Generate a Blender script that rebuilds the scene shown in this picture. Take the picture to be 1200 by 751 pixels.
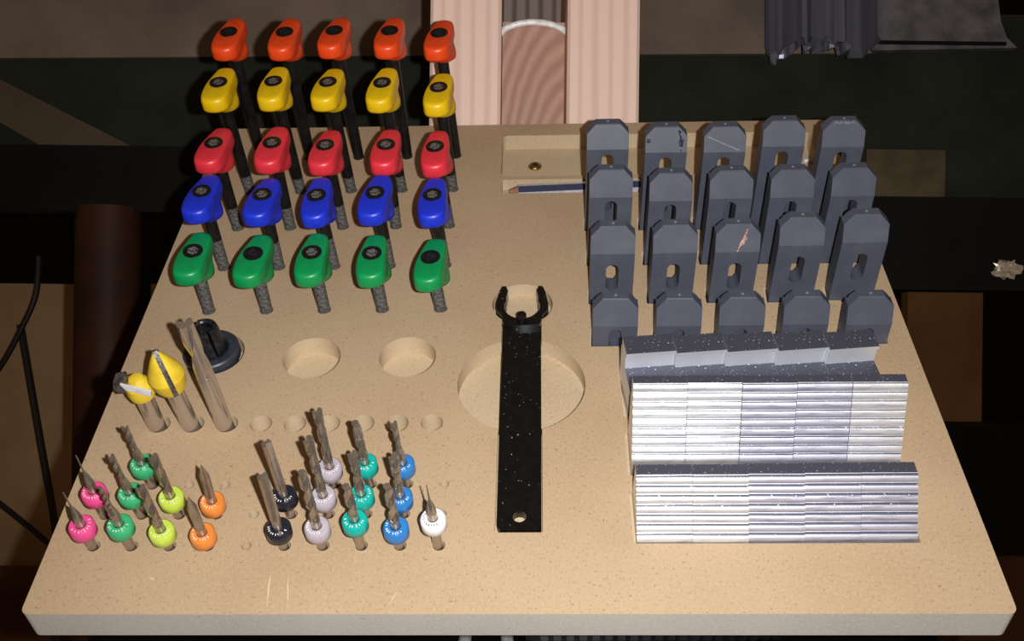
import bpy, bmesh, math, random
from mathutils import Matrix, Vector, Euler
random.seed(7)
rad = math.radians
scene = bpy.context.scene
col = scene.collection
for o in list(bpy.data.objects): bpy.data.objects.remove(o)

# ------------------------------------------------------------------ camera, light, exposure
F_PX = 1208.73                                   # focal length in pixels of a 1200 px wide frame
CAM = Vector((0.0, 0.0, 1.30))
ROLL = rad(0.7)
CW = Matrix.Translation(CAM) @ Matrix.Rotation(rad(90), 4, 'X') @ Matrix.Rotation(ROLL, 4, 'Z')
cam_data = bpy.data.cameras.new('camera')
cam_data.sensor_width = 36.0
cam_data.lens = 36.0 * F_PX / 1200.0
cam_data.clip_start = 0.01
cam = bpy.data.objects.new('camera', cam_data); col.objects.link(cam)
cam.matrix_world = CW
scene.camera = cam

world = bpy.data.worlds.new('world'); scene.world = world; world.use_nodes = True
world.node_tree.nodes['Background'].inputs[0].default_value = (1.0, 0.62, 0.34, 1)
world.node_tree.nodes['Background'].inputs[1].default_value = 0.11

flash = bpy.data.lights.new('phone_flash', 'SPOT')
flash.energy = 8.6; flash.shadow_soft_size = 0.0025; flash.color = (1.0, 0.985, 0.965)
flash.spot_size = rad(110); flash.spot_blend = 1.0
fl = bpy.data.objects.new('phone_flash', flash); col.objects.link(fl)
fl.matrix_world = CW @ Matrix.Translation((0.017, 0.002, 0.002))

vs = scene.view_settings
vs.view_transform = 'Standard'; vs.look = 'None'; vs.gamma = 1.0; vs.exposure = 0.0; vs.use_curve_mapping = False

# board frame: x right, y away, z out of the board; camera pose in that frame measured from the photograph
CB_R = (Matrix.Rotation(-0.014129534, 4, 'Z') @ Matrix.Rotation(0.829814847, 4, 'X') @ Matrix.Rotation(0.041847092, 4, 'Y'))
CB = Matrix.Translation((0.010889383, -0.171762643, 0.278390949)) @ CB_R
M = CW @ CB.inverted()                           # board frame -> world
CBI = CB_R.to_3x3(); CBT = CB.translation
def ray_board(u, v): return CBI @ Vector(((u-600)/F_PX, -(v-375.5)/F_PX, -1))
def tip_point(bx, by, u, v, lean):
    """point on the pixel ray for a rod standing at (bx,by) mm that leans 'lean' degrees to the front"""
    d = ray_board(u, v); y = by*.001
    for _ in range(40):
        s = (y-CBT.y)/d.y; P = CBT + d*s; y = by*.001 - P.z*math.tan(rad(lean))
    return P*1000
def on_plane(u, v, z):
    d = ray_board(u, v); return (CBT + d*((z*.001-CBT.z)/d.z))*1000
def WP(u, v, Y):
    """world point at horizontal distance Y in front of the camera on the ray of a pixel"""
    d = CW.to_3x3() @ Vector(((u-600)/F_PX, -(v-375.5)/F_PX, -1))
    return CAM + d*(Y/d.y)

# ------------------------------------------------------------------ materials
def newmat(name):
    m = bpy.data.materials.new(name); m.use_nodes = True
    nt = m.node_tree; return m, nt, nt.nodes['Principled BSDF']
def lin(c):
    return tuple(((x/255)/12.92 if x/255 <= .04045 else ((x/255+.055)/1.055)**2.4) for x in c) + (1,)
def noise_mix(nt, c1, c2, scale, lo=.35, hi=.65, detail=4, stretch=None, coord='Object'):
    tc = nt.nodes.new('ShaderNodeTexCoord'); mp = nt.nodes.new('ShaderNodeMapping')
    nt.links.new(tc.outputs[coord], mp.inputs[0])
    if stretch: mp.inputs['Scale'].default_value = stretch
    n = nt.nodes.new('ShaderNodeTexNoise'); n.inputs['Scale'].default_value = scale; n.inputs['Detail'].default_value = detail
    nt.links.new(mp.outputs[0], n.inputs['Vector'])
    r = nt.nodes.new('ShaderNodeMapRange'); r.inputs[1].default_value = lo; r.inputs[2].default_value = hi
    nt.links.new(n.outputs[0], r.inputs[0])
    mx = nt.nodes.new('ShaderNodeMix'); mx.data_type = 'RGBA'
    nt.links.new(r.outputs[0], mx.inputs[0])
    if isinstance(c1, tuple): mx.inputs[6].default_value = c1
    else: nt.links.new(c1, mx.inputs[6])
    if isinstance(c2, tuple): mx.inputs[7].default_value = c2
    else: nt.links.new(c2, mx.inputs[7])
    return mx.outputs[2], n.outputs[0]
def bump(nt, bsdf, src, strength, dist=.0003):
    b = nt.nodes.new('ShaderNodeBump'); b.inputs['Strength'].default_value = strength; b.inputs['Distance'].default_value = dist
    nt.links.new(src, b.inputs['Height']); nt.links.new(b.outputs[0], bsdf.inputs['Normal'])
def simple(name, c, rough=.5, metal=0., c2=None, scale=400, lo=.4, hi=.7, bmp=0, spec=.5, stretch=None, detail=4):
    m, nt, b = newmat(name)
    b.inputs['Roughness'].default_value = rough; b.inputs['Metallic'].default_value = metal
    b.inputs['Specular IOR Level'].default_value = spec
    if c2 is None: c2 = tuple(x*.85 for x in c)
    out, n = noise_mix(nt, lin(c), lin(c2), scale, lo, hi, detail, stretch)
    nt.links.new(out, b.inputs['Base Color'])
    if bmp: bump(nt, b, n, bmp)
    return m
def mdf(name, base, dark, fleck, light):
    m, nt, b = newmat(name); b.inputs['Roughness'].default_value = .75; b.inputs['Specular IOR Level'].default_value = .25
    a, _ = noise_mix(nt, lin(base), lin(dark), 14, .42, .75, 3)
    f, n = noise_mix(nt, a, lin(light), 900, .5, .8, 5)
    g, _ = noise_mix(nt, f, lin(fleck), 1700, .60, .74, 2, (1, .45, 1))
    h, _ = noise_mix(nt, g, lin(fleck), 1000, .71, .77, 1, (.45, 1, 1))
    nt.links.new(h, b.inputs['Base Color']); bump(nt, b, n, .25, .0002)
    return m
MT = {}
MT['mdf_top'] = mdf('mdf_top', (179,155,125), (168,142,111), (142,115,86), (186,163,134))
MT['mdf_core'] = mdf('mdf_core', (192,172,142), (182,160,130), (168,146,116), (200,182,154))
MT['scratch'] = simple('scratched_fibreboard', (206,182,152), .8, 0, (196,170,138), 500)
MT['mdf_edge'] = mdf('mdf_edge', (184,177,168), (172,165,156), (152,144,134), (196,190,181))
for n, c in dict(orange=(226,70,22), yellow=(222,184,12), red=(214,48,62), blue=(24,48,196), green=(0,138,74)).items():
    MT['knob_'+n] = simple('knob_plastic_'+n, c, .38, 0, tuple(x*.9 for x in c), 120, bmp=.05)
MT['black_steel'] = simple('black_oxide_steel', (18,18,19), .4, .35, (34,34,36), 300)
MT['thread'] = simple('worn_thread_steel', (92,88,84), .7, .1, (44,42,42), 1100, .4, .6)
MT['socket'] = simple('worn_socket_steel', (120,118,116), .5, .3, (40,40,40), 1000, .42, .62)
MT['clamp'] = simple('slate_grey_plastic', (70,74,87), .46, 0, (81,85,98), 90, .45, .8, bmp=.1)
MT['pip'] = simple('painted_glint', (122,128,142), .4)  # pale grey for the painted highlight dots, and for one clamp's scratch
MT['scar'] = simple('scraped_plastic', (196,150,136), .7, 0, (110,82,78), 900, .4, .65, bmp=.6)
MT['gouge'] = simple('gouged_plastic', (26,29,36), .8, 0, (112,120,132), 900, .55, .65, bmp=.6)
MT['worn'] = simple('worn_plastic_edge', (126,130,140), .7, 0, (80,84,96), 1200, .4, .6, bmp=.5)
def alu(name='extruded_aluminium', c1=(240,241,245), c2=(196,198,208), rough=.4):
    m, nt, b = newmat(name)
    b.inputs['Metallic'].default_value = .75; b.inputs['Roughness'].default_value = rough
    a, n = noise_mix(nt, lin(c1), lin(c2), 900, .5, .72, 6, (.12, 1, 1))
    h, n2 = noise_mix(nt, a, lin((244,244,248)), 2200, .72, .78, 2)
    nt.links.new(h, b.inputs['Base Color']); bump(nt, b, n2, .25, .0002)
    return m
MT['alu'] = alu()
MT['alu_dull'] = alu('dull_aluminium', (198,198,212), (150,150,168), .5)
MT['alu_smooth'] = simple('smooth_aluminium', (226,229,238), .42, .6, (216,219,228), 60)
MT['dark_stripe'] = simple('dark_blue_stripe', (38,46,74), .35, .3)
MT['blade'] = simple('polished_blade', (226,226,232), .35, .2)
def alu_top():
    m, nt, b = newmat('dark_specked_aluminium')
    b.inputs['Metallic'].default_value = .55; b.inputs['Roughness'].default_value = .5
    h, n2 = noise_mix(nt, lin((84,86,100)), lin((240,240,246)), 1300, .66, .72, 3)
    nt.links.new(h, b.inputs['Base Color']); bump(nt, b, n2, .2, .0002)
    return m
MT['alu_top'] = alu_top()  # darker aluminium with pale specks, used on upward-facing faces
MT['carbide'] = simple('ground_carbide', (176,165,154), .24, .82, (146,135,124), 200, .4, .7)
MT['steel'] = simple('bright_steel', (204,195,186), .25, .85, (182,172,164), 60, .4, .7)
MT['brazed'] = simple('grey_carbide_tip', (120,118,116), .5, .6, (70,66,64), 900, .4, .6)
MT['yellow_paint'] = simple('yellow_tool_paint', (226,196,52), .5, 0, (206,172,40), 200)
for n, c in dict(pink=(230,78,142), green=(58,172,114), lime=(192,216,80), orange=(224,134,58), black=(30,32,44), grey=(176,168,178), teal=(16,166,154), blue=(44,120,190), white=(232,228,230)).items():
    m = simple('collar_'+n, c, .3, 0, tuple(x*.93 for x in c), 300)
    m.node_tree.nodes['Principled BSDF'].inputs['Subsurface Weight'].default_value = .12
    m.node_tree.nodes['Principled BSDF'].inputs['Subsurface Radius'].default_value = (.001,.001,.001)
    MT['collar_'+n] = m
MT['print_white'] = simple('white_print', (240,240,240), .6)
MT['print_dark'] = simple('dark_print', (70,70,80), .6)
MT['wrench'] = simple('black_painted_steel', (9,9,10), .28, .0, (16,16,17), 300, bmp=.08)
m_, nt_, b_ = MT['wrench'], MT['wrench'].node_tree, MT['wrench'].node_tree.nodes['Principled BSDF']
src_ = b_.inputs['Base Color'].links[0].from_socket
o_, _n = noise_mix(nt_, src_, lin((150,146,136)), 760, .70, .74, 2)
nt_.links.new(o_, b_.inputs['Base Color'])
MT['rubber'] = simple('blackened_collet_steel', (22,23,26), .38, .3, (44,46,52), 500)
MT['flange'] = simple('dark_grey_flange', (44,48,58), .45, .1, (56,60,70), 300)
MT['brass'] = simple('brass_screw', (150,122,62), .35, .8, (92,72,34), 800)
MT['chrome'] = simple('silver_barrel', (206,210,222), .2, .8, (180,184,200), 100)
MT['pencil_wood'] = simple('pencil_wood', (150,104,88), .7)
MT['pencil_lead'] = simple('pencil_lead', (196,170,120), .5)
def wood(name, light, dark, scale, ax='Z', rough=.7, dist=3.):
    m, nt, b = newmat(name); b.inputs['Roughness'].default_value = rough; b.inputs['Specular IOR Level'].default_value = .2
    tc = nt.nodes.new('ShaderNodeTexCoord'); mp = nt.nodes.new('ShaderNodeMapping')
    nt.links.new(tc.outputs['Object'], mp.inputs[0]); mp.inputs['Scale'].default_value = (1,1,.06) if ax == 'Z' else (1,1,1)
    w = nt.nodes.new('ShaderNodeTexWave'); w.wave_type = 'BANDS'; w.bands_direction = 'X'
    w.inputs['Scale'].default_value = scale; w.inputs['Distortion'].default_value = dist; w.inputs['Detail'].default_value = 2
    w.inputs['Detail Scale'].default_value = 1.2
    nt.links.new(mp.outputs[0], w.inputs['Vector'])
    r = nt.nodes.new('ShaderNodeMapRange'); r.inputs[1].default_value = .45; r.inputs[2].default_value = 1.
    nt.links.new(w.outputs[1], r.inputs[0])
    mx = nt.nodes.new('ShaderNodeMix'); mx.data_type = 'RGBA'; mx.inputs[6].default_value = lin(light); mx.inputs[7].default_value = lin(dark)
    nt.links.new(r.outputs[0], mx.inputs[0])
    o, n = noise_mix(nt, mx.outputs[2], lin(dark), 60, .55, .85, 4, (1,1,.05))
    nt.links.new(o, b.inputs['Base Color']); bump(nt, b, n, .15, .0005)
    return m
MT['stud'] = wood('spruce_stud', (226,197,183), (213,181,166), 40, dist=5)
def endgrain():
    m, nt, b = newmat('brown_figured_wood'); b.inputs['Roughness'].default_value = .7
    tc = nt.nodes.new('ShaderNodeTexCoord'); mp = nt.nodes.new('ShaderNodeMapping')
    nt.links.new(tc.outputs['Object'], mp.inputs[0]); mp.inputs['Location'].default_value = (-.022, 0, .004); mp.inputs['Scale'].default_value = (1, 1, .42)
    w = nt.nodes.new('ShaderNodeTexWave'); w.wave_type = 'RINGS'; w.rings_direction = 'Y'
    w.inputs['Scale'].default_value = 62; w.inputs['Distortion'].default_value = 1.6; w.inputs['Detail'].default_value = 2; w.inputs['Detail Scale'].default_value = 2.5
    nt.links.new(mp.outputs[0], w.inputs['Vector'])
    mx = nt.nodes.new('ShaderNodeMix'); mx.data_type = 'RGBA'; mx.inputs[6].default_value = lin((186,146,128)); mx.inputs[7].default_value = lin((162,122,106))
    nt.links.new(w.outputs[1], mx.inputs[0]); nt.links.new(mx.outputs[2], b.inputs['Base Color'])
    return m
MT['blocking'] = endgrain()
MT['dark_board'] = wood('dark_grey_wood', (132,118,110), (92,80,74), 40)  # dark grey grained wood for the set-back board
MT['white_cable'] = simple('white_cable_jacket', (244,243,242), .4)
MT['concrete'] = simple('concrete', (128,112,100), .9, 0, (100,88,80), 18, .35, .7, bmp=.5, spec=.1, detail=8)
MT['concrete_grey'] = simple('grey_concrete', (112,108,112), .85, 0, (78,76,80), 70, .35, .7, bmp=.6, spec=.15, detail=8)
MT['dark_wall'] = simple('dark_green_sheet', (44,46,38), .8, 0, (34,36,30), 25, spec=.1)
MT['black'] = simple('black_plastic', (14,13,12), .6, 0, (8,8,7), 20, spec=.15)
MT['dim_plank'] = simple('old_plank', (88,74,60), .85, 0, (72,60,48), 12, spec=.1)
MT['dark_plank'] = simple('dark_plank', (92,82,62), .85, 0, (58,50,38), 30, spec=.1)
MT['rust_pipe'] = simple('brown_painted_pipe', (58,31,18), .6, 0, (44,24,15), 30, spec=.15)
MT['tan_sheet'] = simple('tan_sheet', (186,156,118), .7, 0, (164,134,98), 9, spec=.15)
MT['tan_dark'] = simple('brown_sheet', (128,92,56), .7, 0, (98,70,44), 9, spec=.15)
MT['black_cable'] = simple('black_cable_jacket', (16,15,14), .5, 0, (10,10,10), 90)
MT['floor'] = simple('brown_floor', (92,58,36), .8, 0, (58,36,24), 6, spec=.15)
MT['film'] = simple('grey_plastic_film', (104,104,116), .35, 0, (66,66,78), 22, .35, .65, bmp=.6, stretch=(1,1,.15))
MT['hem'] = simple('shiny_torn_hem', (150,152,168), .3, .4, (84,84,100), 120, .4, .6, bmp=.8)
MT['foil'] = simple('crumpled_foil', (240,228,212), .3, .6, (200,186,168), 60)
MT['hose'] = simple('ribbed_black_hose', (30,32,40), .5, 0, (16,16,20), 90)

# ------------------------------------------------------------------ mesh helpers (millimetres in, metres out)
class MB:
    def __init__(s): s.bm = bmesh.new()
    def face_grid(s, rings, close=True, cap0=True, cap1=True):
        vv = [[s.bm.verts.new(Vector(p)*.001) for p in r] for r in rings]
        n = len(vv[0])
        for a, b in zip(vv, vv[1:]):
            for i in range(n if close else n-1):
                j = (i+1) % n; s.bm.faces.new((a[i], a[j], b[j], b[i]))
        if cap0: s.bm.faces.new(list(reversed(vv[0])))
        if cap1: s.bm.faces.new(vv[-1])
        return s
    def lathe(s, prof, n=20, cx=0, cy=0, cap0=True, cap1=True):
        return s.face_grid([[(cx+r*math.cos(2*math.pi*k/n), cy+r*math.sin(2*math.pi*k/n), z) for k in range(n)] for r, z in prof], True, cap0, cap1)
    def prism(s, pts, z0, z1): return s.face_grid([[(x, y, z0) for x, y in pts], [(x, y, z1) for x, y in pts]])
    def prism_x(s, pts, x0, x1): return s.face_grid([[(x0, y, z) for y, z in pts], [(x1, y, z) for y, z in pts]])
    def prism_y(s, pts, y0, y1): return s.face_grid([[(x, y0, z) for x, z in pts], [(x, y1, z) for x, z in pts]])
    def box(s, x0, x1, y0, y1, z0, z1): return s.prism([(x0,y0),(x1,y0),(x1,y1),(x0,y1)], z0, z1)
    def ring(s, ro, ri, z0, z1, n=28, bev=.5):
        prof = [(ri, z0+bev*.6), (ri+bev*.6, z0), (ro-bev, z0), (ro, z0+bev), (ro, z1-bev), (ro-bev, z1), (ri+bev*.6, z1), (ri, z1-bev*.6)]
        vv = [[s.bm.verts.new(Vector((r*math.cos(2*math.pi*k/n), r*math.sin(2*math.pi*k/n), z))*.001) for k in range(n)] for r, z in prof]
        for a, b in zip(vv, vv[1:]+vv[:1]):
            for i in range(n): s.bm.faces.new((a[i], a[(i+1) % n], b[(i+1) % n], b[i]))
        return s
    def tube(s, pts, r, n=10):
        pts = [Vector(p) for p in pts]; rings = []
        up = Vector((.123, .77, .31))
        for i, p in enumerate(pts):
            t = (pts[min(i+1, len(pts)-1)] - pts[max(i-1, 0)]).normalized()
            a = t.cross(up).normalized(); b = t.cross(a)
            rr = r[i] if isinstance(r, (list, tuple)) else r
            rings.append([p + (a*math.cos(2*math.pi*k/n) + b*math.sin(2*math.pi*k/n))*rr for k in range(n)])
        return s.face_grid(rings)
    def mesh(s, name, mat, sharp=35):
        bmesh.ops.recalc_face_normals(s.bm, faces=s.bm.faces)
        me = bpy.data.meshes.new(name); s.bm.to_mesh(me); s.bm.free()
        for m in (mat if isinstance(mat, (list, tuple)) else [mat]): me.materials.append(MT[m])
        for f in me.polygons: f.use_smooth = True
        me.set_sharp_from_angle(angle=rad(sharp))
        return me
    def build(s, name, mat, parent=None, sharp=35):
        return obj(name, s.mesh(name, mat, sharp), parent)
def obj(name, me, parent=None):
    o = bpy.data.objects.new(name, me); col.objects.link(o)
    if parent: o.parent = parent
    return o
def tag(o, label, cat, group=None):
    o['label'] = label; o['category'] = cat
    if group: o['group'] = group
    return o
def struct(o, label):
    o['kind'] = 'structure'; o['label'] = label; return o
def place(o, x, y, z=0, rot=None):
    """put a thing at board coordinates (mm); rot is a 4x4 rotation in the board frame"""
    o.matrix_world = M @ Matrix.Translation((x*.001, y*.001, z*.001)) @ (rot or Matrix.Identity(4)); return o
def thing(name, label, cat, group=None):
    o = bpy.data.objects.new(name, None); o.empty_display_size = .005; col.objects.link(o); return tag(o, label, cat, group)
def axis_rot(d):
    d = Vector(d).normalized(); z = Vector((0,0,1)); return z.rotation_difference(d).to_matrix().to_4x4()
def circ(cx, cy, r, n=48, a0=0): return [(cx+r*math.cos(a0+2*math.pi*k/n), cy+r*math.sin(a0+2*math.pi*k/n)) for k in range(n)]
def rrect(x0, x1, y0, y1, r, n=5):
    out = []
    for cx, cy, a in ((x1-r, y1-r, 0), (x0+r, y1-r, 90), (x0+r, y0+r, 180), (x1-r, y0+r, 270)):
        for k in range(n+1):
            t = rad(a+90*k/n); out.append((cx+r*math.cos(t), cy+r*math.sin(t)))
    return out
def boolean(o, cutter_bm):
    bmesh.ops.recalc_face_normals(cutter_bm.bm, faces=cutter_bm.bm.faces)
    me = bpy.data.meshes.new('cut'); cutter_bm.bm.to_mesh(me); cutter_bm.bm.free()
    c = bpy.data.objects.new('cut', me); col.objects.link(c); c.matrix_world = o.matrix_world.copy()
    md = o.modifiers.new('b', 'BOOLEAN'); md.object = c; md.operation = 'DIFFERENCE'; md.solver = 'EXACT'
    dg = bpy.context.evaluated_depsgraph_get(); dg.update()
    new = bpy.data.meshes.new_from_object(o.evaluated_get(dg)); o.modifiers.remove(md)
    old = o.data; o.data = new; new.name = old.name
    bpy.data.objects.remove(c); bpy.data.meshes.remove(me)

# ------------------------------------------------------------------ the place: studs, walls, dark corner behind
def wbox(name, u0, v0, u1, v1, Y, depth, mat, extra=0):
    """box whose front face fills a pixel rectangle at distance Y; its own origin at the base"""
    a = WP(u0, v1, Y); b = WP(u1, v0, Y); c = Vector(((a.x+b.x)/2, Y, min(a.z, b.z)))
    w = (b.x-a.x)*500; h = abs(b.z-a.z)*1000
    o = MB().box(-w, w, 0, depth*1000, 0, h).build(name, mat); o.location = c; return o
YB = 0.5225                                        # face of the studs, right behind the board's rear edge
def stud(u0, u1, label):
    a = WP(u0, 75, YB); b = WP(u1, 75, YB); w = (b.x-a.x)*500; r = 1.6
    o = MB().prism([(-w+r,0),(w-r,0),(w,r),(w,89),(-w,89),(-w,r)], 0, 850).build('stud', 'stud')
    o.location = ((a.x+b.x)/2, YB, 1.15); return tag(o, label, 'stud', 'timber studs behind the board')
stud(503.5, 587, 'pale timber stud behind the orange and yellow knobs')
stud(664.5, 749.5, 'pale timber stud behind the slate grey clamps')
# blocking between the studs
a = WP(588.5, 75, YB+.03); b = WP(663.5, 75, YB+.03)
zt = WP(620, 26, YB+.03).z; zb = WP(620, 190, YB+.03).z
bl = MB().box(-(b.x-a.x)*500, (b.x-a.x)*500, 0, 50, 0, (zt-zb)*1000).build('blocking', 'blocking')
bl.location = ((a.x+b.x)/2, YB+.03, zb); tag(bl, 'brown figured wood block fitted between the two studs', 'wood block')
a2 = WP(588.5, 75, YB+.06)
bk = MB().box(-(b.x-a.x)*500, (b.x-a.x)*500, 0, 12, 0, 320).build('backing_board', 'dark_board')
bk.location = ((a.x+b.x)/2, YB+.0805, zt-.05); tag(bk, 'dark grey backing board above the wood block between studs', 'board')
pts = []
for k in range(17):
    t = k/16; u = 586+t*80; v = 40-14*math.sin(math.pi*min(max(t*1.02, 0), 1))**.55
    pts.append(((WP(u, v, YB+.026)-CAM)*1000))
wc = MB().tube(pts, 1.7, 10).build('white_cable', 'white_cable'); wc.location = CAM
tag(wc, 'white cable bent across the gap between the two studs', 'cable')

# upper concrete wall (two tones) with its lower edge above the knobs
YC = .735
def wallpiece(name, u0, u1, v_edge0, v_edge1, mat, Y, label):
    p = [WP(u0, v_edge0, Y), WP(u1, v_edge1, Y)]
    mb = MB(); q = [(p[0].x*1000, p[0].z*1000), (p[1].x*1000, p[1].z*1000), (p[1].x*1000, 2300), (p[0].x*1000, 2300)]
    o = mb.prism_y(q, Y*1000, Y*1000+4).build(name, mat); return struct(o, label)
wallpiece('wall_back', -700, 1022, 72, 62, 'concrete', YC, 'brown grey concrete wall above the dark sheet')
# grey mortar panel with a curved side, to the right of the film
p0 = WP(1022, 62, YC-.004)
arc = [WP(u, v, YC-.004) for u, v in ((1022,59),(1192,56),(1180,44),(1173,25),(1170,0),(1170,-200),(1022,-200))]
gp = MB().prism_y([(q.x*1000, q.z*1000) for q in arc], (YC-.004)*1000, (YC+.004)*1000).build('concrete_block', 'concrete_grey')
tag(gp, 'grey mottled concrete block beside the hanging grey film', 'concrete block')
c = WP(1105, 50, YC-.006); gr = MB().box(-45, 45, 0, 3, -1.2, 1.2).build('joint', 'black'); gr.parent = gp; gr.location = c
dw0 = WP(-900, 30, .74); dw1 = WP(2100, 30, .74)
dw = MB().box(dw0.x*1000, dw1.x*1000, 740, 755, (WP(600, 240, .74).z)*1000, (WP(600, 10, .74).z)*1000).build('wall_lower', 'dark_wall')
struct(dw, 'dark green sheet below the concrete')
# far rear wall, side and floor of the workshop corner
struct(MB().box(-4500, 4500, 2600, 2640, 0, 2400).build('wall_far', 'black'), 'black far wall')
struct(MB().box(-4500, 4500, -900, 2600, -20, 0).build('floor', 'floor'), 'brown floor')

# leaning plank, shelf, pipe, panels
def wprism(name, uv, Y, depth, mat):
    pts = [WP(u, v, Y) for u, v in uv]; cx = sum(p.x for p in pts)/len(pts); cz = min(p.z for p in pts)
    o = MB().prism_y([((p.x-cx)*1000, (p.z-cz)*1000) for p in pts], 0, depth*1000).build(name, mat); o.location = (cx, Y, cz); return o
tag(wprism('plank', [(-60,62),(0,93),(155,172),(170,190),(80,190),(-60,108)], .728, .0115, 'dim_plank'), 'dim brown plank leaning against the dark green sheet', 'plank')
tag(wbox('shelf', -500, 172, 262, 240, .71, .017, 'black'), 'black shelf edge under the leaning plank', 'shelf')
tag(wbox('shelf', 975, 238, 1700, 338, .71, .017, 'black'), 'black shelf edge behind the clamps', 'shelf')
pp = WP(122, 241.5, .71); rp = (WP(160, 300, .70)-WP(85, 300, .70)).x*500
pipe = MB().lathe([(rp, 0), (rp, pp.z*1000)], 28).build('pipe', 'rust_pipe'); pipe.location = (pp.x, .718, 0)
tag(pipe, 'brown painted vertical pipe beside the tan sheet', 'pipe')
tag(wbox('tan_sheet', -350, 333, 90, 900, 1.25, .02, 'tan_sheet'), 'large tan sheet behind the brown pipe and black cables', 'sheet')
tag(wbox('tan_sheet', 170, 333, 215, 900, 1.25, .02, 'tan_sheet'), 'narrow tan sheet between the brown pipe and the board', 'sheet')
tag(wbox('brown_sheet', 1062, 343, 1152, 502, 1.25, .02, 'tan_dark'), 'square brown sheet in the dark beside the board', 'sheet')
tag(wbox('plank', 1015, 176, 1108, 236, .7315, .008, 'dark_plank'), 'short dark plank on the dark sheet behind the tallest clamps', 'plank')
tag(wbox('dark_cabinet', 1050, 502, 1420, 654, 1.2, .05, 'black'), 'black cabinet below the square brown sheet', 'cabinet')
tag(wbox('brown_box', 1122, 656, 1500, 900, 1.19, .06, 'floor'), 'dark brown box below the black cabinet', 'box')
tag(wbox('brown_box', -400, 690, 60, 900, 1.1, .1, 'floor'), 'dark brown box standing before the large tan sheet', 'box')
def cable(name, uv, Y, r, mat, label, n=40):
    P = [(WP(u, v, Y)-CAM)*1000 for u, v in uv]; out = []
    for i in range(len(P)-1):
        p0 = P[max(i-1,0)]; p1 = P[i]; p2 = P[i+1]; p3 = P[min(i+2, len(P)-1)]
        for k in range(8):
            t = k/8; out.append(.5*((2*p1)+(p2-p0)*t+(2*p0-5*p1+4*p2-p3)*t*t+(3*p1-p0-3*p2+p3)*t**3))
    out.append(P[-1])
    o = MB().tube(out, r, 8).build(name, mat); o.location = CAM; return tag(o, label, 'cable')
cable('black_cable', [(46,300),(42,345),(25,385),(0,430),(-40,480)], 1.18, 3.4, 'black_cable', 'black cable swinging across the top of the large tan sheet')
cable('black_cable', [(24,380),(36,450),(48,520),(62,600),(70,660)], 1.2, 4.2, 'black_cable', 'black cable hanging straight down the large tan sheet')
cable('black_cable', [(-40,560),(0,590),(35,618),(62,640),(90,650)], 1.16, 3.0, 'black_cable', 'black cable looping low before the large tan sheet')
# grey film hanging over the edge of the concrete
fb = []
for k in range(25):
    t = k/24; u = 898+t*124; fold = 7*math.sin(t*17)+4*math.sin(t*41+1)
    fb.append((u, fold, 62+5*math.sin(t*9+.6)+3*math.sin(t*23)))
rings = []
for k, (u, fold, v) in enumerate(fb):
    top = WP(u, -160, .715); mid = WP(u, v-12, .715); bot = WP(u + 4*math.sin(k), v, .715)
    rings.append([((top.x)*1000, 716+fold*.6, top.z*1000), (mid.x*1000, 714+fold, mid.z*1000), (bot.x*1000, 708+fold*1.6, bot.z*1000),
                  (bot.x*1000, 709+fold*1.6, bot.z*1000), (mid.x*1000, 715+fold, mid.z*1000), (top.x*1000, 717+fold*.6, top.z*1000)])
film = MB().face_grid(rings).build('plastic_film', 'film', None, 60); tag(film, 'wrinkled grey film hanging over the concrete edge', 'plastic film')
rings = []
for k, (u, fold, v) in enumerate(fb[1:20]):
    c = WP(u, v-2, .712); q = (708+fold*1.6, c.z*1000); r1 = 2.2+1.4*math.sin(k*2.3)
    rings.append([(c.x*1000, q[0]-3+r1*math.cos(a_*.785), q[1]+1.6*r1*math.sin(a_*.785)+random.uniform(-.8, .8)) for a_ in range(8)])
hem = MB().face_grid(rings).build('torn_hem', 'hem', film, 20)
# crumpled foil glinting in the dark
bm = bmesh.new(); bmesh.ops.create_icosphere(bm, subdivisions=3, radius=1)
for v in bm.verts:
    k = 1+.45*random.uniform(-1, 1); v.co = Vector((v.co.x*.008*k, v.co.y*.005*k, v.co.z*.0055*k))
me = bpy.data.meshes.new('crumpled_foil'); bm.to_mesh(me); bm.free(); me.materials.append(MT['foil'])
fo = obj('crumpled_foil', me); fo.location = WP(1180, 315, .7045)
tag(fo, 'small crumpled shiny foil on the black shelf edge', 'foil')
bench = MB().box(-190, 190, 400, 850, -40, 0).build('bench', 'black'); bench.location.z = 1.15
tag(bench, 'black bench top in the shadow under the board', 'bench')
def bench_cable(u0, u1, label):
    P = [((u-600)/F_PX*Y*1000, Y*1000, 1.9) for u, Y in ((u0, .415), (u0*.8+u1*.2, .46), (u0*.4+u1*.6, .52), (u1, .60))]
    o = MB().tube(P, 2.9, 10).build('white_cable', 'white_cable'); o.location.z = 1.151; return tag(o, label, 'cable')
bench_cable(545, 560, 'white cable on the black bench under the board, farther from the hose')
bench_cable(602, 592, 'white cable on the black bench under the board, nearer the hose')
hz = []
for k in range(41): hz += [((7 if k % 2 else 8.5), -60+3*k)]
hose = MB().lathe(hz, 20).build('ribbed_hose', 'hose'); hose.matrix_world = Matrix.Translation((.068, .475, 1.1586)) @ Matrix.Rotation(rad(14), 4, 'Z') @ Matrix.Rotation(rad(90), 4, 'Y')
tag(hose, 'black ribbed hose lying on the bench under the board', 'hose')

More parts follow.
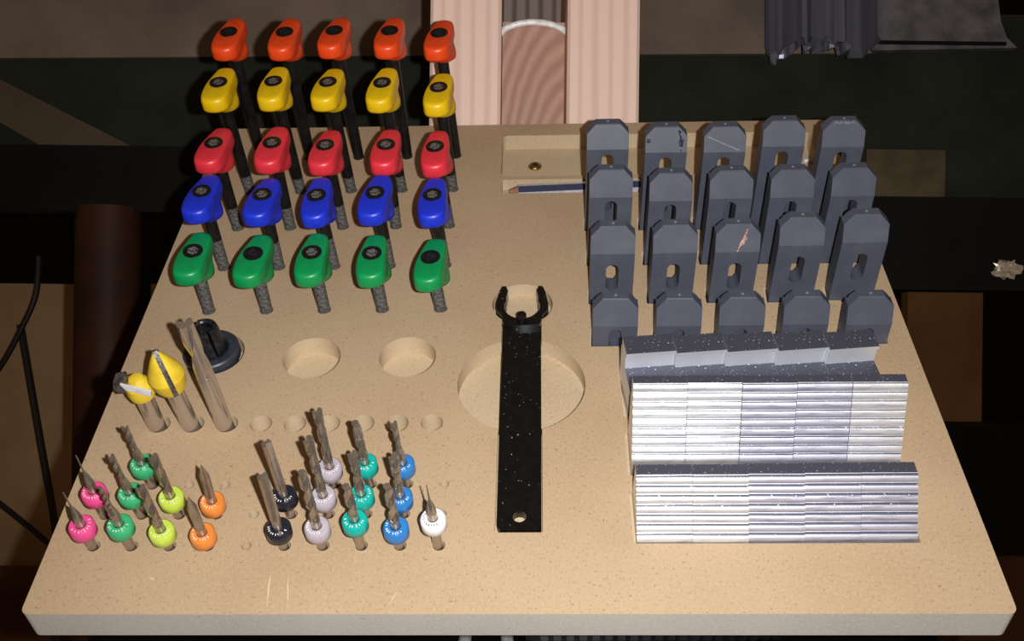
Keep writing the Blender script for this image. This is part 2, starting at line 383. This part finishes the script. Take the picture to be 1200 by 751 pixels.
# ------------------------------------------------------------------ the MDF board and its pockets
BW, BD, BT = 305.0, 279.4, 12.1
ROD_X = lambda i: -126.46+23.79*i
ROD_Y = lambda j: 140.57+27.86*j
BIT_X = lambda i: -137.24+12.59*i
BIT_Y = lambda j: 25.15+12.61*j
BIG_X = lambda i: -130.08+12.48*i
BIG_Y = 78.36
CL_X = lambda i: 29.3+24.0*i                       # left face of clamps
CL_Y = (191.0, 166.8, 142.3, 117.6)                # front face of clamp rows, rear row first
CL_W, CL_T = 17.2, 8.0
board = MB().prism(rrect(-BW/2, BW/2, 0, BD, 2.5), -BT, 0).build('tool_board', ['mdf_top', 'mdf_core', 'mdf_edge'])
board.matrix_world = M
cut = MB()
for j in range(5):
    for i in range(5): cut.prism(circ(ROD_X(i), ROD_Y(j), 2.85, 20), -9, 2)
bit_holes = [(i, j) for j in range(3) for i in range(10) if (i, j) not in ((0,2),(4,2),(5,2))]
for i, j in bit_holes: cut.prism(circ(BIT_X(i), BIT_Y(j), 1.7 if (i, j) in ((4,0),(4,1),(9,1),(9,2),(2,2),(3,2)) else 2.05, 18), -8.5, 2)
for i in range(9): cut.prism(circ(BIG_X(i), BIG_Y, 4.05, 28), -9, 2)
for x, y, r, d in ((-79.5,112.4,11.2,8.8),(-42.2,112.6,11.0,8.8),(-118.3,115.4,11.7,8.8)): cut.prism(circ(x, y, r, 56), -d, 2)
cut.prism(rrect(-9, 142, 233.6, 269, 3.2), -8, 2)
cut.prism(rrect(-8.4, 64, 219.8, 230.8, .8), -5.5, 2)
for j in range(4):
    for i in range(5): cut.prism(rrect(CL_X(i)-.8, CL_X(i)+CL_W+.7, CL_Y[j]-.25, CL_Y[j]+CL_T+.8, .6, 2), -6, 2)
cut.prism(rrect(38.9, 130.4, 25.6, 47.5, .6, 2), -3.2, 2)
cut.prism(rrect(39.0, 132.4, 53.6, 74.5, .6, 2), -3.2, 2)
cut.prism(rrect(39.2, 133.4, 80.5, 108.8, .6, 2), -3.2, 2)
boolean(board, cut)
boolean(board, MB().prism(rrect(-6.1, 9.7, 30.1, 134, .7, 2), -3.4, 2))
boolean(board, MB().prism(circ(2.0, 97.8, 24.0, 72), -7.5, 2))
boolean(board, MB().prism(circ(2.0, 142.6, 12.3, 48), -6.2, 2))
me = board.data
for f in me.polygons:
    n = f.normal; c = f.center
    if n.z > .9 and c.z > -.0001: f.material_index = 0
    else:
        on = abs(abs(c.x)-BW/2000) < .0026 or c.y < .0026 or c.y > BD/1000-.0026
        f.material_index = 2 if on and abs(n.z) < .5 else (0 if n.z < -.9 and c.z < -.0119 else 1)
for f in me.polygons: f.use_smooth = False
tag(board, 'thin tan fibreboard tool holder with drilled holes and milled pockets', 'tool board')
bpy.context.view_layer.update()

for (u0, v0), (u1, v1), w in (((318,668),(312,714),.9), ((338,672),(337,716),.6), ((466,694),(455,708),.7), ((174,676),(184,680),.9)):
    a, b = on_plane(u0, v0, .02), on_plane(u1, v1, .02); n = (b-a).cross(Vector((0,0,1))).normalized()*w*.5
    q = [a, a*.6+b*.4+n, b, a*.5+b*.5-n*.4]
    MB().face_grid([[(p.x, p.y, -.03) for p in q], [(p.x, p.y, .02) for p in q]]).build('scratch', 'scratch', board)
# ------------------------------------------------------------------ knob bolts
PLAN = [(-2.4,11.6),(1.0,12.4),(4.4,11.6),(6.2,9.0),(6.5,4.4),(6.6,-1.0),(6.6,-6.6),(5.6,-11.2),(2.0,-13.4),(-2.4,-13.6),(-5.8,-12.4),(-7.2,-8.8),(-7.3,-4.2),(-6.7,.2),(-5.4,4.6),(-3.9,8.8)]
def plan_ring(n=48):
    P = [Vector((x*.84, y)) for x, y in PLAN]; m = len(P); out = []
    for k in range(n):
        t = k*m/n; i = int(t); t -= i
        a, b, c, d = P[(i-1) % m], P[i % m], P[(i+1) % m], P[(i+2) % m]
        out.append(.5*((2*b)+(c-a)*t+(2*a-5*b+4*c-d)*t*t+(3*b-a-3*c+d)*t**3))
    return out
RING = plan_ring()
def knob_mesh(colr):
    rings = []; n = len(RING)
    hub = [Vector((1.0, .2))+Vector((p.x, p.y)).normalized()*5.1 for p in RING]
    for z, mixv, sc in ((-12.4, 0, .9), (-11.8, 0, 1.02), (-9.4, .12, 1.05), (-7.8, .45, 1.02), (-7.0, .80, .97), (-6.2, 1, .97), (-5.0, 1, 1.0), (-1.7, 1, .985), (-.7, 1, .955), (-.2, 1, .90), (0, 1, .83)):
        rings.append([tuple((h*(1-mixv)+p*mixv)*sc)+(z,) for h, p in zip(hub, RING)])
    return MB().face_grid(rings).mesh('knob', 'knob_'+colr, 50)
HEAD = MB().lathe([(0.01,-.15),(2.3,-.15),(2.35,.12),(3.4,.16),(3.85,.08),(3.95,-1.0)], 24, cap0=False, cap1=True).mesh('bolt_head', 'black_steel', 30)
HEX = MB().lathe([(2.25,-.1),(2.25,.08),(1.5,.10),(1.2,-.05),(.01,-.08)], 6, cap0=True, cap1=False).mesh('socket', 'socket', 20)
HEXB = HEX.copy(); HEXB.materials.clear(); HEXB.materials.append(MT['rubber'])
KN = [[(226,294.1),(296.6,297),(365.4,295.7),(435.7,296.7),(504.4,301.4)],
 [(236.2,224.1),(307.2,227.9),(370.8,228.6),(439.5,225.7),(506.6,228.3)],
 [(250.3,167.5),(318.7,167.1),(381,170),(452.3,169.4),(509.8,171.6)],
 [(256,96.5),(320.3,95.2),(384.2,96.2),(447.8,96.8),(514,102.3)],
 [(267.9,37.4),(333.4,37.4),(391.6,35.8),(456.5,36),(514.6,38.7)]]
COLS = ('green', 'blue', 'red', 'yellow', 'orange')
LENS = ('shortest', 'short', 'medium', 'long', 'longest')
THREAD_TOP = (20, 16, 13, 9.5, 0)
where5 = ('at the end by the board edge', 'second from the board edge', 'in the middle of its row', 'second from the wrench side', 'at the end by the wrench side')
for j in range(5):
    km = knob_mesh(COLS[j])
    for i in range(5):
        bx, by = ROD_X(i), ROD_Y(j)
        T = tip_point(bx, by, *KN[j][i], 4.0); d = T-Vector((bx, by, 0)); L = d.length
        r = thing('knob_bolt', f'{COLS[j]} plastic knob on {LENS[j]} black bolt, {where5[i]}', 'knob bolt', f'{COLS[j]} knob bolts in the board')
        place(r, bx, by, 0, axis_rot(d))
        k = obj('knob', km, r); k.location.z = L*.001; k.rotation_euler.z = rad(random.uniform(-5, 3)); k.rotation_euler.x = rad(random.uniform(-2, 2))
        h = obj('bolt_head', HEAD, r); h.location.z = (L+.28)*.001; h.rotation_euler.z = random.random()
        s = obj('socket', HEX if j < 4 and (i, j) not in ((1,0),(4,0)) else HEXB, h); s.rotation_euler.z = random.random()
        tt = THREAD_TOP[j] + (random.uniform(-1, 1) if THREAD_TOP[j] else 0)
        MB().lathe([(2.5, max(tt, -7)), (2.5, L-12)], 18).build('shaft', 'black_steel', r)
        if tt > 0:
            pr = [(2.2, -7.5)]; z = -7
            while z < tt-.5: pr += [(2.22, z), (2.52, z+.4)]; z += .8
            pr.append((2.2, tt)); MB().lathe(pr, 14).build('thread', 'thread', r, 60)

# ------------------------------------------------------------------ slate grey step clamps
BRK = (40.4, 34.8, 25.8, 10.8); TOPZ = (50.2, 45.4, 36.2, 21.3); SLOT = ((9, 38.0), (9, 33.0), (7.2, 20.3), (-2.5, 9.0))
LIFT = ((1.4, -.5, -.8, 1.6, 1.0), (0, -2.0, -1.2, -1.2, -.8), (0, 0, 0, 3.0, 4.0), (-.7, -.7, -.7, -.7, -1.0))
ROWN = ('rear row next to the tray', 'second row from the tray', 'third row from the tray', 'row behind the aluminium blocks')
whereC = ('nearest the wrench side', 'second from the wrench side', 'in the middle', 'second from the board edge', 'nearest the board edge')
def clamp_mesh(j):
    zb, zt = BRK[j], TOPZ[j]
    prof = [(0, -3.6), (0, zb), (3.9, zt-.3), (4.3, zt), (8, zt)]
    z = zt-2
    while z > -1.5: prof += [(8, z), (7.1, z-1.3)]; z -= 1.6     # serrated rear
    prof += [(8, -3.6)]
    mb = MB().prism_x(prof, 0, CL_W); bm = mb.bm
    for px, nx in ((3.7, -1), (CL_W-3.7, 1)):
        geo = bm.verts[:]+bm.edges[:]+bm.faces[:]
        res = bmesh.ops.bisect_plane(bm, geom=geo, plane_co=Vector((px, 0, zt))*.001, plane_no=Vector((nx, 0, 1)).normalized(), clear_outer=True)
        es = [e for e in res['geom_cut'] if isinstance(e, bmesh.types.BMEdge)]
        bmesh.ops.edgeloop_fill(bm, edges=es)
    me = mb.mesh('step_clamp', 'clamp', 10); o = obj('tmp', me)
    s0, s1 = SLOT[j]; cx = CL_W/2+.1; out = []
    for k in range(11): t = math.pi*k/10; out.append((cx+2.5*math.cos(t), s1-2.5+2.5*math.sin(t)))
    for k in range(11): t = math.pi+math.pi*k/10; out.append((cx+2.5*math.cos(t), s0+2.5+2.5*math.sin(t)))
    boolean(o, MB().prism_y(out, -3, 12 if j < 3 else 5.5))
    me = o.data; bpy.data.objects.remove(o)
    for f in me.polygons: f.use_smooth = False
    return me
GLINT = MB().lathe([(.55, -.2), (.55, .25), (.25, .4)], 10).mesh('painted_glint', 'pip')  # tiny pale disc standing in for a specular dot on the clamp
extra = {(0,1): ', gouged on its slope', (0,4): ', worn along its top', (2,2): ', with a pink scrape'}
for j in range(4):
    cm = clamp_mesh(j)
    for i in range(5):
        t = thing('step_clamp', f'slotted grey clamp {whereC[i]} in the {ROWN[j]}' if (j, i) not in extra else
                  {(0,1): 'slotted slate grey clamp with a gouged slope, in the rear row', (0,4): 'slotted slate grey clamp with a worn top edge, in the rear row', (2,2): 'slotted slate grey clamp with a pink scrape on its slope'}[(j, i)],
                  'step clamp', 'slate grey step clamps')
        place(t, CL_X(i)+random.uniform(-.25, .25), CL_Y[j]+random.uniform(0, .3), LIFT[j][i], Matrix.Rotation(rad(random.uniform(-.8, .8)), 4, 'Z'))
        obj('clamp_body', cm, t)
        p = obj('painted_glint', GLINT, t); p.location = (CL_W*.0005, .0061, TOPZ[j]*.001)
        zb, zt = BRK[j], TOPZ[j]
        def onface(x, s, off=.12): return (x, 3.9*s-off, zb+(zt-.3-zb)*s)
        def blotch(name, pts, mat):
            a = [onface(x, s) for x, s in pts]; b = [onface(x, s, -.5) for x, s in pts]
            MB().face_grid([a, b]).build(name, mat, t)
        if (j, i) == (2, 2): blotch('scrape', [(8.2,.05),(8.8,.12),(9.4,.36),(10.6,.55),(11.6,.84),(12.3,.86),(11.6,.62),(12.0,.5),(10.8,.3),(9.4,.2),(8.8,.02)], 'scar')
        if (j, i) == (0, 1):
            blotch('gouge', [(13.2,.9),(14.2,.55),(13.6,.4),(14.6,.0),(15.4,.25),(15.8,.5),(14.8,.62),(14.6,.85)], 'gouge')
            blotch('dent', [(1.2+.9*math.cos(k*.7), .48+.09*math.sin(k*.7)) for k in range(9)], 'gouge')
        if (j, i) == (0, 4): MB().box(3.9, CL_W-4.3, 3.4, 4.6, zt-.9, zt+.15).build('worn_edge', 'worn', t)
        if (j, i) == (0, 2): blotch('scratch', [(1.4,.62),(1.5,.66),(14.6,.1),(14.4,.06)], 'pip')

# ------------------------------------------------------------------ aluminium step blocks
BWD = 17.85
def stepped(base, front, top, steps, plateau, back):
    (y0, z0), (y1, z1) = front, top
    pr = [(base, -3.1), (y0, -3.1), (y0, z0)] if z0 > 0 else [(y0, -3.1), (y0, z0)]
    if z0 > 0: pr = pr[1:]
    dy, dz = (y1-y0)/steps, (z1-z0)/steps; ln = math.hypot(y1-y0, z1-z0); nx, nz = -(z1-z0)/ln, (y1-y0)/ln
    for k in range(steps):
        for s, off in ((.06,.25),(.2,.55),(.45,.68),(.7,.60),(.86,.42),(.94,0),(1.0,-.05)):
            pr.append((y0+dy*(k+s)+nx*off, z0+dz*(k+s)+nz*off))
    pr += [(y1+plateau, z1), (y1+plateau, z1-2), (back, -3.1)]
    return pr
def block_mesh(prof, mat='alu', name='block_body'):
    mb = MB().prism_x(prof, 0, BWD); me = mb.mesh(name, [mat, 'alu_top'], 28)
    zmax = max(v.co.z for v in me.vertices)
    return me
def mark_top(me):
    for f in me.polygons:
        if f.normal.z > .85: f.material_index = 1
    return me
ROW4 = [mark_top(block_mesh(stepped(0, (0, 0), (14.0, 16.9), 7, 4.3, 20.5), m)) for m in ('alu', 'alu_dull')]
ROW3 = [mark_top(block_mesh(stepped(0, (0, 5.2), (12.2, 31.0), 9, 3.6, 18.5), m)) for m in ('alu', 'alu_dull')]
big = [(0, -3.1), (0, 10.0), (-1.3, 11.2), (-1.3, 12.5), (10.4, 12.5), (10.4, 18.2), (9.2, 19.3), (9.2, 20.8), (18.2, 20.8), (18.2, 17), (19.6, 15.6), (19.6, -3.1)]
ROW2 = mark_top(block_mesh(big, 'alu_smooth'))
whereB = whereC
for i in range(5):
    x = 40.0+i*BWD*1.004
    t = tag(place(obj('step_block', ROW4[(0,0,1,1,1)[i]]), x, 26.0+.15*i+random.uniform(-.15, .15), 0, Matrix.Rotation(rad(random.uniform(-.3, .3)), 4, 'Z')), f'low ridged aluminium step block {whereB[i]}, in front row', 'step block', 'low ridged aluminium blocks')
    t = tag(place(obj('step_block', ROW3[(0,0,1,1,0)[i]]), 40.1+i*BWD*1.012, 55.0+random.uniform(-.2, .2), 0, Matrix.Rotation(rad(random.uniform(-.4, .4)), 4, 'Z')), f'tall ridged aluminium step block {whereB[i]}, in middle row', 'step block', 'tall ridged aluminium blocks')
    t = tag(place(obj('step_block', ROW2), 40.8+i*BWD*1.01, 82.4+.35*i, 0, Matrix.Rotation(rad(5.2), 4, 'Z')), f'smooth two-step aluminium block {whereB[i]}, askew before the clamps', 'step block', 'smooth two-step aluminium blocks')

# ------------------------------------------------------------------ collared router bits
def twist(mb, z0, z1, r0, r1, turns, web=.45, n=24, steps=26, flutes=2, tipcut=0):
    rings = []
    for k in range(steps+1):
        t = k/steps; z = z0+(z1-z0)*t; r = r0+(r1-r0)*t; a0 = turns*2*math.pi*t; rg = []
        for i in range(n):
            a = 2*math.pi*i/n; c = abs(math.cos(a*flutes/2))
            rr = r*(web+(1-web)*min(1, c*1.5)**1.4)
            zz = z + (tipcut*abs(math.cos(a)) if k == steps else 0)
            rg.append((rr*math.cos(a+a0), rr*math.sin(a+a0), zz))
        rings.append(rg)
    return mb.face_grid(rings)
def bit(kind, colr, i, j, ring_px, tip_px, label, lean=3.0):
    bx, by = BIT_X(i)-.25, BIT_Y(j)-.25
    T = tip_point(bx, by, *tip_px, lean); d = T-Vector((bx, by, 0)); L = d.length
    Rg = tip_point(bx, by, *ring_px, lean); zr = Rg.z*L/T.z
    t = thing('router_bit', label, 'router bit', 'collared router bits'); place(t, bx, by, 0, axis_rot(d))
    top = zr+3.0 if kind != 'taper' else zr+6
    MB().lathe([(1.35, -8.2), (1.59, -7.9), (1.59, top)], 18).build('shank', 'carbide', t)
    c = MB().ring(4.1, 1.55, zr-5.0, zr, 30, .5).build('collar', 'collar_'+colr, t, 45)
    mb = MB(); a = rad(random.uniform(150, 230)); 
    for k in range(9):                                        # printed characters, too small to read
        h = random.uniform(.55, .8); w = random.uniform(.13, .2)
        ca, sa = math.cos(a), math.sin(a)
        def pt(rr, tt, z): return (rr*ca-tt*sa, rr*sa+tt*ca, z)
        mb.face_grid([[pt(2.55, -w, zr-.02), pt(2.55+h, -w*.6, zr-.02), pt(2.55+h, w, zr-.02), pt(2.55, w*.7, zr-.02)],
                      [pt(2.55, -w, zr+.05), pt(2.55+h, -w*.6, zr+.05), pt(2.55+h, w, zr+.05), pt(2.55, w*.7, zr+.05)]])
        a += rad(random.choice((15, 17, 19, 27)))
    mb.build('collar_print', 'print_dark' if colr == 'white' else 'print_white', c)
    mb = MB()
    if kind == 'needle':
        s = (L-top)
        mb.lathe([(1.59, top), (1.5, top+s*.12), (1.1, top+s*.28), (.55, top+s*.45), (.36, top+s*.5)], 16)
        twist(mb, top+s*.49, L, .36, .22, 2.5, .6, 12, 16)
    elif kind == 'taper':
        s = (L-top); mb.lathe([(1.59, top), (1.05, top+s*.2), (.8, top+s*.28)], 16); twist(mb, top+s*.27, L, .85, .85, 1.6, .4, 16, 22, tipcut=.6)
    elif kind == 'fish':
        s = (L-top); mb.lathe([(1.59, top), (1.3, top+s*.18), (.95, top+s*.3)], 16); twist(mb, top+s*.29, L, .95, 1.1, 1.1, .42, 16, 22, tipcut=.9)
    elif kind == 'spiral': twist(mb, top-.1, L, 1.57, 1.57, (L-top)/19, .3, 24, 30, tipcut=.7)
    elif kind == 'vee':
        s = L-6; rings = []
        for z, f in ((top-.1, 1), (s, 1), (L, .06)):
            rings.append([(1.57*f*math.cos(2*math.pi*k/20), max(-.35 if z > top else -9, 1.57*f*math.sin(2*math.pi*k/20)), z) for k in range(20)])
        mb.face_grid(rings)
    elif kind == 'straight':
        rings = []
        for z, f in ((top-.1, 0), (top+2, 0), (top+4.5, 1), (L, 1)):
            rg = []
            for k in range(28):
                a = 2*math.pi*k/28; x, y = 1.6*math.cos(a), 1.6*math.sin(a)
                if f: 
                    w = max(abs(x), .0)
                    if y < 0 and x > -.5: y = max(y, -.35); 
                    if y > 0 and x < .5: y = min(y, .9)
                rg.append((x, y, z))
            rings.append(rg)
        mb.face_grid(rings)
    elif kind == 'upcut':
        twist(mb, top-.1, L-6, 1.57, 1.5, (L-top)/24, .5, 24, 24); twist(mb, L-6.2, L, 1.5, 1.62, .3, .36, 24, 12, tipcut=1.0)
    f = mb.build('cutting_flutes', 'carbide', t, 40); f.rotation_euler.z = random.uniform(0, 3)
    return t
F, S, T3 = 'in the front row', 'in the second row', 'in the third row'
bit('needle', 'pink', 0, 0, (97.3,614.5), (74,577), 'pink-collared needle engraving bit in the front row')
bit('needle', 'pink', 0, 1, (110.2,574.9), (89,533.7), 'pink-collared needle engraving bit in the second row')
bit('taper', 'green', 1, 0, (141,613.3), (117.7,572.6), 'green-collared tapered bit in the front row')
bit('fish', 'green', 1, 1, (151.6,576), (130.8,536.4), 'green-collared fishtail bit in the second row')
bit('fish', 'green', 1, 2, (167.5,542), (147,502.4), 'green-collared fishtail bit alone in the third row beside the lime ones')
bit('spiral', 'lime', 2, 0, (187.9,620), (165.2,572.6), 'lime-collared spiral bit in the front row')
bit('spiral', 'lime', 2, 1, (201.4,580.5), (180,536.4), 'lime-collared spiral bit in the second row')
bit('vee', 'orange', 3, 0, (237.6,623.8), (220.2,581.7), 'orange-collared pointed engraving bit in the front row')
bit('vee', 'orange', 3, 1, (249.6,586.3), (235.4,544.3), 'orange-collared pointed engraving bit in the second row')
bit('straight', 'black', 5, 0, (328,617.2), (307.4,558), 'black-collared straight flute bit in the front row')
bit('straight', 'black', 5, 1, (334.6,578.6), (312,519), 'black-collared straight flute bit in the second row')
bit('spiral', 'grey', 6, 0, (373,616), (354,556), 'grey-collared long spiral bit in the front row')
bit('upcut', 'grey', 6, 1, (379.9,579.4), (361.3,516.5), 'grey-collared long spiral bit in the second row')
bit('upcut', 'grey', 6, 2, (387.9,546.0), (371.9,483.4), 'grey-collared long fishtail bit in the third row')
bit('spiral', 'teal', 7, 0, (414.5,607.9), (406.5,572), 'teal-collared spiral bit in the front row')
bit('upcut', 'teal', 7, 1, (425,578.0), (413.2,533.3), 'teal-collared spiral bit in the second row')
bit('upcut', 'teal', 7, 2, (430,541), (417.2,498.6), 'teal-collared spiral bit in the third row')
bit('spiral', 'blue', 8, 0, (463.8,616.2), (454.5,571.9), 'blue-collared spiral bit in the front row')
bit('upcut', 'blue', 8, 1, (470,580.2), (461,536), 'blue-collared spiral bit in the second row')
bit('fish', 'blue', 8, 2, (472.8,542.0), (461.7,497.3), 'blue-collared slim bit in the third row')
bit('needle', 'white', 9, 0, (506,606.5), (499.8,568.7), 'white-collared needle bit at the end of the front row')

# ------------------------------------------------------------------ quarter-inch shank bits
def bigbit(i, px, lean, label):
    bx, by = BIG_X(i)-.6, BIG_Y-.6
    T = tip_point(bx, by, *px, lean); d = T-Vector((bx, by, 0))
    t = thing('router_bit', label, 'router bit', 'large shank router bits'); place(t, bx, by, 0, axis_rot(d)); return t, d.length
t, L = bigbit(0, (156,437), 3, 'short chamfer router bit with yellow body and grey carbide wings')
MB().lathe([(2.8, -8.6), (3.17, -8.2), (3.17, L-10.5)], 28).build('shank', 'steel', t)
hd = MB().lathe([(3.2, L-12.4), (4.4, L-11.4), (4.9, L-8.6), (4.6, L-6), (2.4, L-2.6), (1.2, L-2.2)], 28).build('cutter_body', 'yellow_paint', t, 25)
MB().prism_y([(-3.4,L+.6),(5.6,L-4.6),(5.2,L-7.0),(-2.4,L-2.4)], -5.6, -4.6).build('carbide_blade', 'blade', t).rotation_euler.z = rad(6)
MB().prism_y([(-2.2,L-7.2),(-6.6,L-7.6),(-7.6,L-4.4),(-6.4,L-.6),(-2.6,L+.4)], -2.8, .6).build('carbide_wing', 'brazed', t)
t, L = bigbit(1, (180.7,411), 3, 'pointed router bit with yellow body and long carbide edge')
MB().lathe([(2.8, -8.6), (3.17, -8.2), (3.17, L-19)], 28).build('shank', 'steel', t)
hd = MB().lathe([(3.2, L-20), (4.4, L-19.4), (5.6, L-17), (6.4, L-12.5), (5.4, L-9.2), (3.0, L-4.2), (1.3, L-1.4), (.5, L-.8)], 30).build('cutter_body', 'yellow_paint', t, 25)
MB().prism_y([(.4,L+.2),(-.7,L-.2),(3.6,L-19.0),(5.4,L-18.6),(6.7,L-12.2),(3.3,L-4.0)], -.85, .85).build('carbide_edge', 'brazed', t).rotation_euler.z = rad(-58)
MB().prism_y([(.0,L),(-1.2,L-.6),(-6.8,L-12.2),(-5.0,L-16.0),(-3,L-13)], -.8, .8).build('carbide_edge', 'brazed', t).rotation_euler.z = rad(-78)
t, L = bigbit(2, (217,381), 3, 'long steel router bit with spiral tip beside the black collet')
MB().lathe([(2.8, -8.6), (3.17, -8.2), (3.17, L-25), (3.1, L-24)], 28).build('shank', 'steel', t)
mb = MB(); rings = []
for k in range(31):
    u = k/30; z = L-24.2+u*24.2; w = 1-.62*min(1, u*2.4); a0 = u*2.6; rg = []
    for i in range(32):
        a = 2*math.pi*i/32; c = min(1, abs(math.cos(a))*1.5)**1.3
        rr = 3.1*(w+(1-w)*c)*(1-.12*u); rg.append((rr*math.cos(a+a0), rr*math.sin(a+a0), z+(1.4*abs(math.cos(a)) if k == 30 else 0)))
    rings.append(rg)
f = mb.face_grid(rings).build('cutting_flutes', 'steel', t, 40); f.rotation_euler.z = 1.0

# ------------------------------------------------------------------ black collet in its pocket
t = thing('collet', 'black slotted collet with a wide flange sitting in a round pocket', 'collet')
place(t, -118.6, 114.9, -8.7, Matrix.Rotation(rad(-2), 4, 'Y'))
MB().lathe([(8.2, 0), (8.6, .4), (9.0, 6.5), (10.6, 7.0), (10.9, 7.6), (10.9, 11.4), (10.4, 12.0), (8.6, 12.3), (7.2, 12.0), (6.6, 10.0), (6.6, 9.5)], 44).build('flange', 'flange', t, 30)
mb = MB()
for q in range(4):
    a0, a1 = rad(90*q+6+38), rad(90*q+84+38); rings = []
    for k in range(9):
        a = a0+(a1-a0)*k/8; c, s = math.cos(a), math.sin(a)
        rings.append([(r*c, r*s, z) for r, z in ((3.4, 10), (6.3, 10), (5.5, 21.5), (5.0, 23.0), (3.8, 23.0), (3.3, 22.4))])
    mb.face_grid(rings)
mb.build('collet_jaws', 'rubber', t, 30)

# ------------------------------------------------------------------ collar wrench
t = thing('wrench', 'flat black pin wrench with forked end lying in the board', 'wrench'); place(t, 1.95, 30.8, 0)
W2 = 7.35
bar = MB().prism([(-W2+1.2, 0), (W2-1.2, 0), (W2, 2.2), (W2+.15, 60), (W2+.2, 97), (W2+.2, 99), (-W2-.2, 99), (-W2-.2, 97), (-W2-.15, 60), (-W2, 2.2)], -3.3, .1).build('handle', 'wrench')
boolean(bar, MB().prism(circ(.1, 5.6, 2.25, 24), -6, 4))
bar.parent = t
for f in bar.data.polygons: f.use_smooth = False
cy = 108.0
out = []
for k in range(15):                                   # inner edge, left tip round to right tip
    a = rad(152+236*k/14); out.append((7.3*math.cos(a), cy+7.3*math.sin(a)))
out += [(6.6, 113.0), (5.9, 118.0), (6.8, 120.6), (8.3, 120.4), (9.4, 117.2), (9.9, 113.6), (10.6, 109.6), (10.3, 106.0), (8.0, 102.6), (7.7, 99.4)]
for k in range(7): out.append((7.2-14.4*k/6, 97.6-.9*math.sin(math.pi*k/6)))
out += [(-7.7, 99.4), (-8.0, 102.6), (-10.3, 106.0), (-10.6, 109.6), (-9.9, 113.6), (-9.4, 117.2), (-8.3, 120.4), (-6.8, 120.6), (-5.9, 118.0), (-6.6, 113.0)]
MB().prism(out, -3.3, 2.2).build('fork', 'wrench', t, 25)
MB().lathe([(1.85, -1), (1.85, 5.2), (1.6, 5.6)], 18, 0, 99.8).build('pin', 'wrench', t)

# ------------------------------------------------------------------ tray contents
t = thing('wood_screw', 'brass cross-head screw fixing the floor of the long tray', 'screw'); place(t, *on_plane(627, 194, -7.2).xy, -7.9)
MB().lathe([(3.2, 0), (3.2, .5), (2.7, 1.1), (1.6, 1.45), (1.5, .9), (.01, .8)], 24, cap1=False).build('screw_head', 'brass', t, 30)
mb = MB(); mb.box(-1.5, 1.5, -.32, .32, .85, 1.2); mb.build('cross_recess', 'black_steel', t)
MB().box(-.32, .32, -1.5, 1.5, .85, 1.21).build('cross_recess', 'black_steel', t)
pa = Vector((-7.2, 222.6, -.8)); pb = Vector((62.0, 226.6, -1.0)); d = pb-pa
t = thing('pencil', 'silver hexagonal pencil with sharpened tip lying in the narrow groove', 'pencil')
place(t, *pa, axis_rot(d)); LP = d.length
MB().lathe([(3.0, 6.5), (3.0, LP-6)], 6).build('barrel', ['blade', 'dark_stripe'], t, 20)
for n_, f in enumerate(f for f in t.children[0].data.polygons if abs(f.normal.z) < .5): f.material_index = n_ % 2
t.children[0].rotation_euler.z = rad(14)
MB().lathe([(.5, 1.6), (2.5, 6.6)], 12).build('sharpened_wood', 'pencil_wood', t)
MB().lathe([(.08, 0), (.55, 1.7)], 10).build('pencil_point', 'pencil_lead', t)
MB().lathe([(2.6, LP-6), (2.6, LP)], 12).build('end_cap', 'black_steel', t)
t = tag(MB().lathe([(.5, -3.6), (1.1, -3.2), (1.1, 3.2), (.5, 3.6)], 14).build('steel_pin', 'blade'), 'small bright steel pin lying in the tray between rear clamps', 'pin')
place(t, *on_plane(950, 188, -6.8).xy, -6.8, Matrix.Rotation(rad(90), 4, 'Y'))
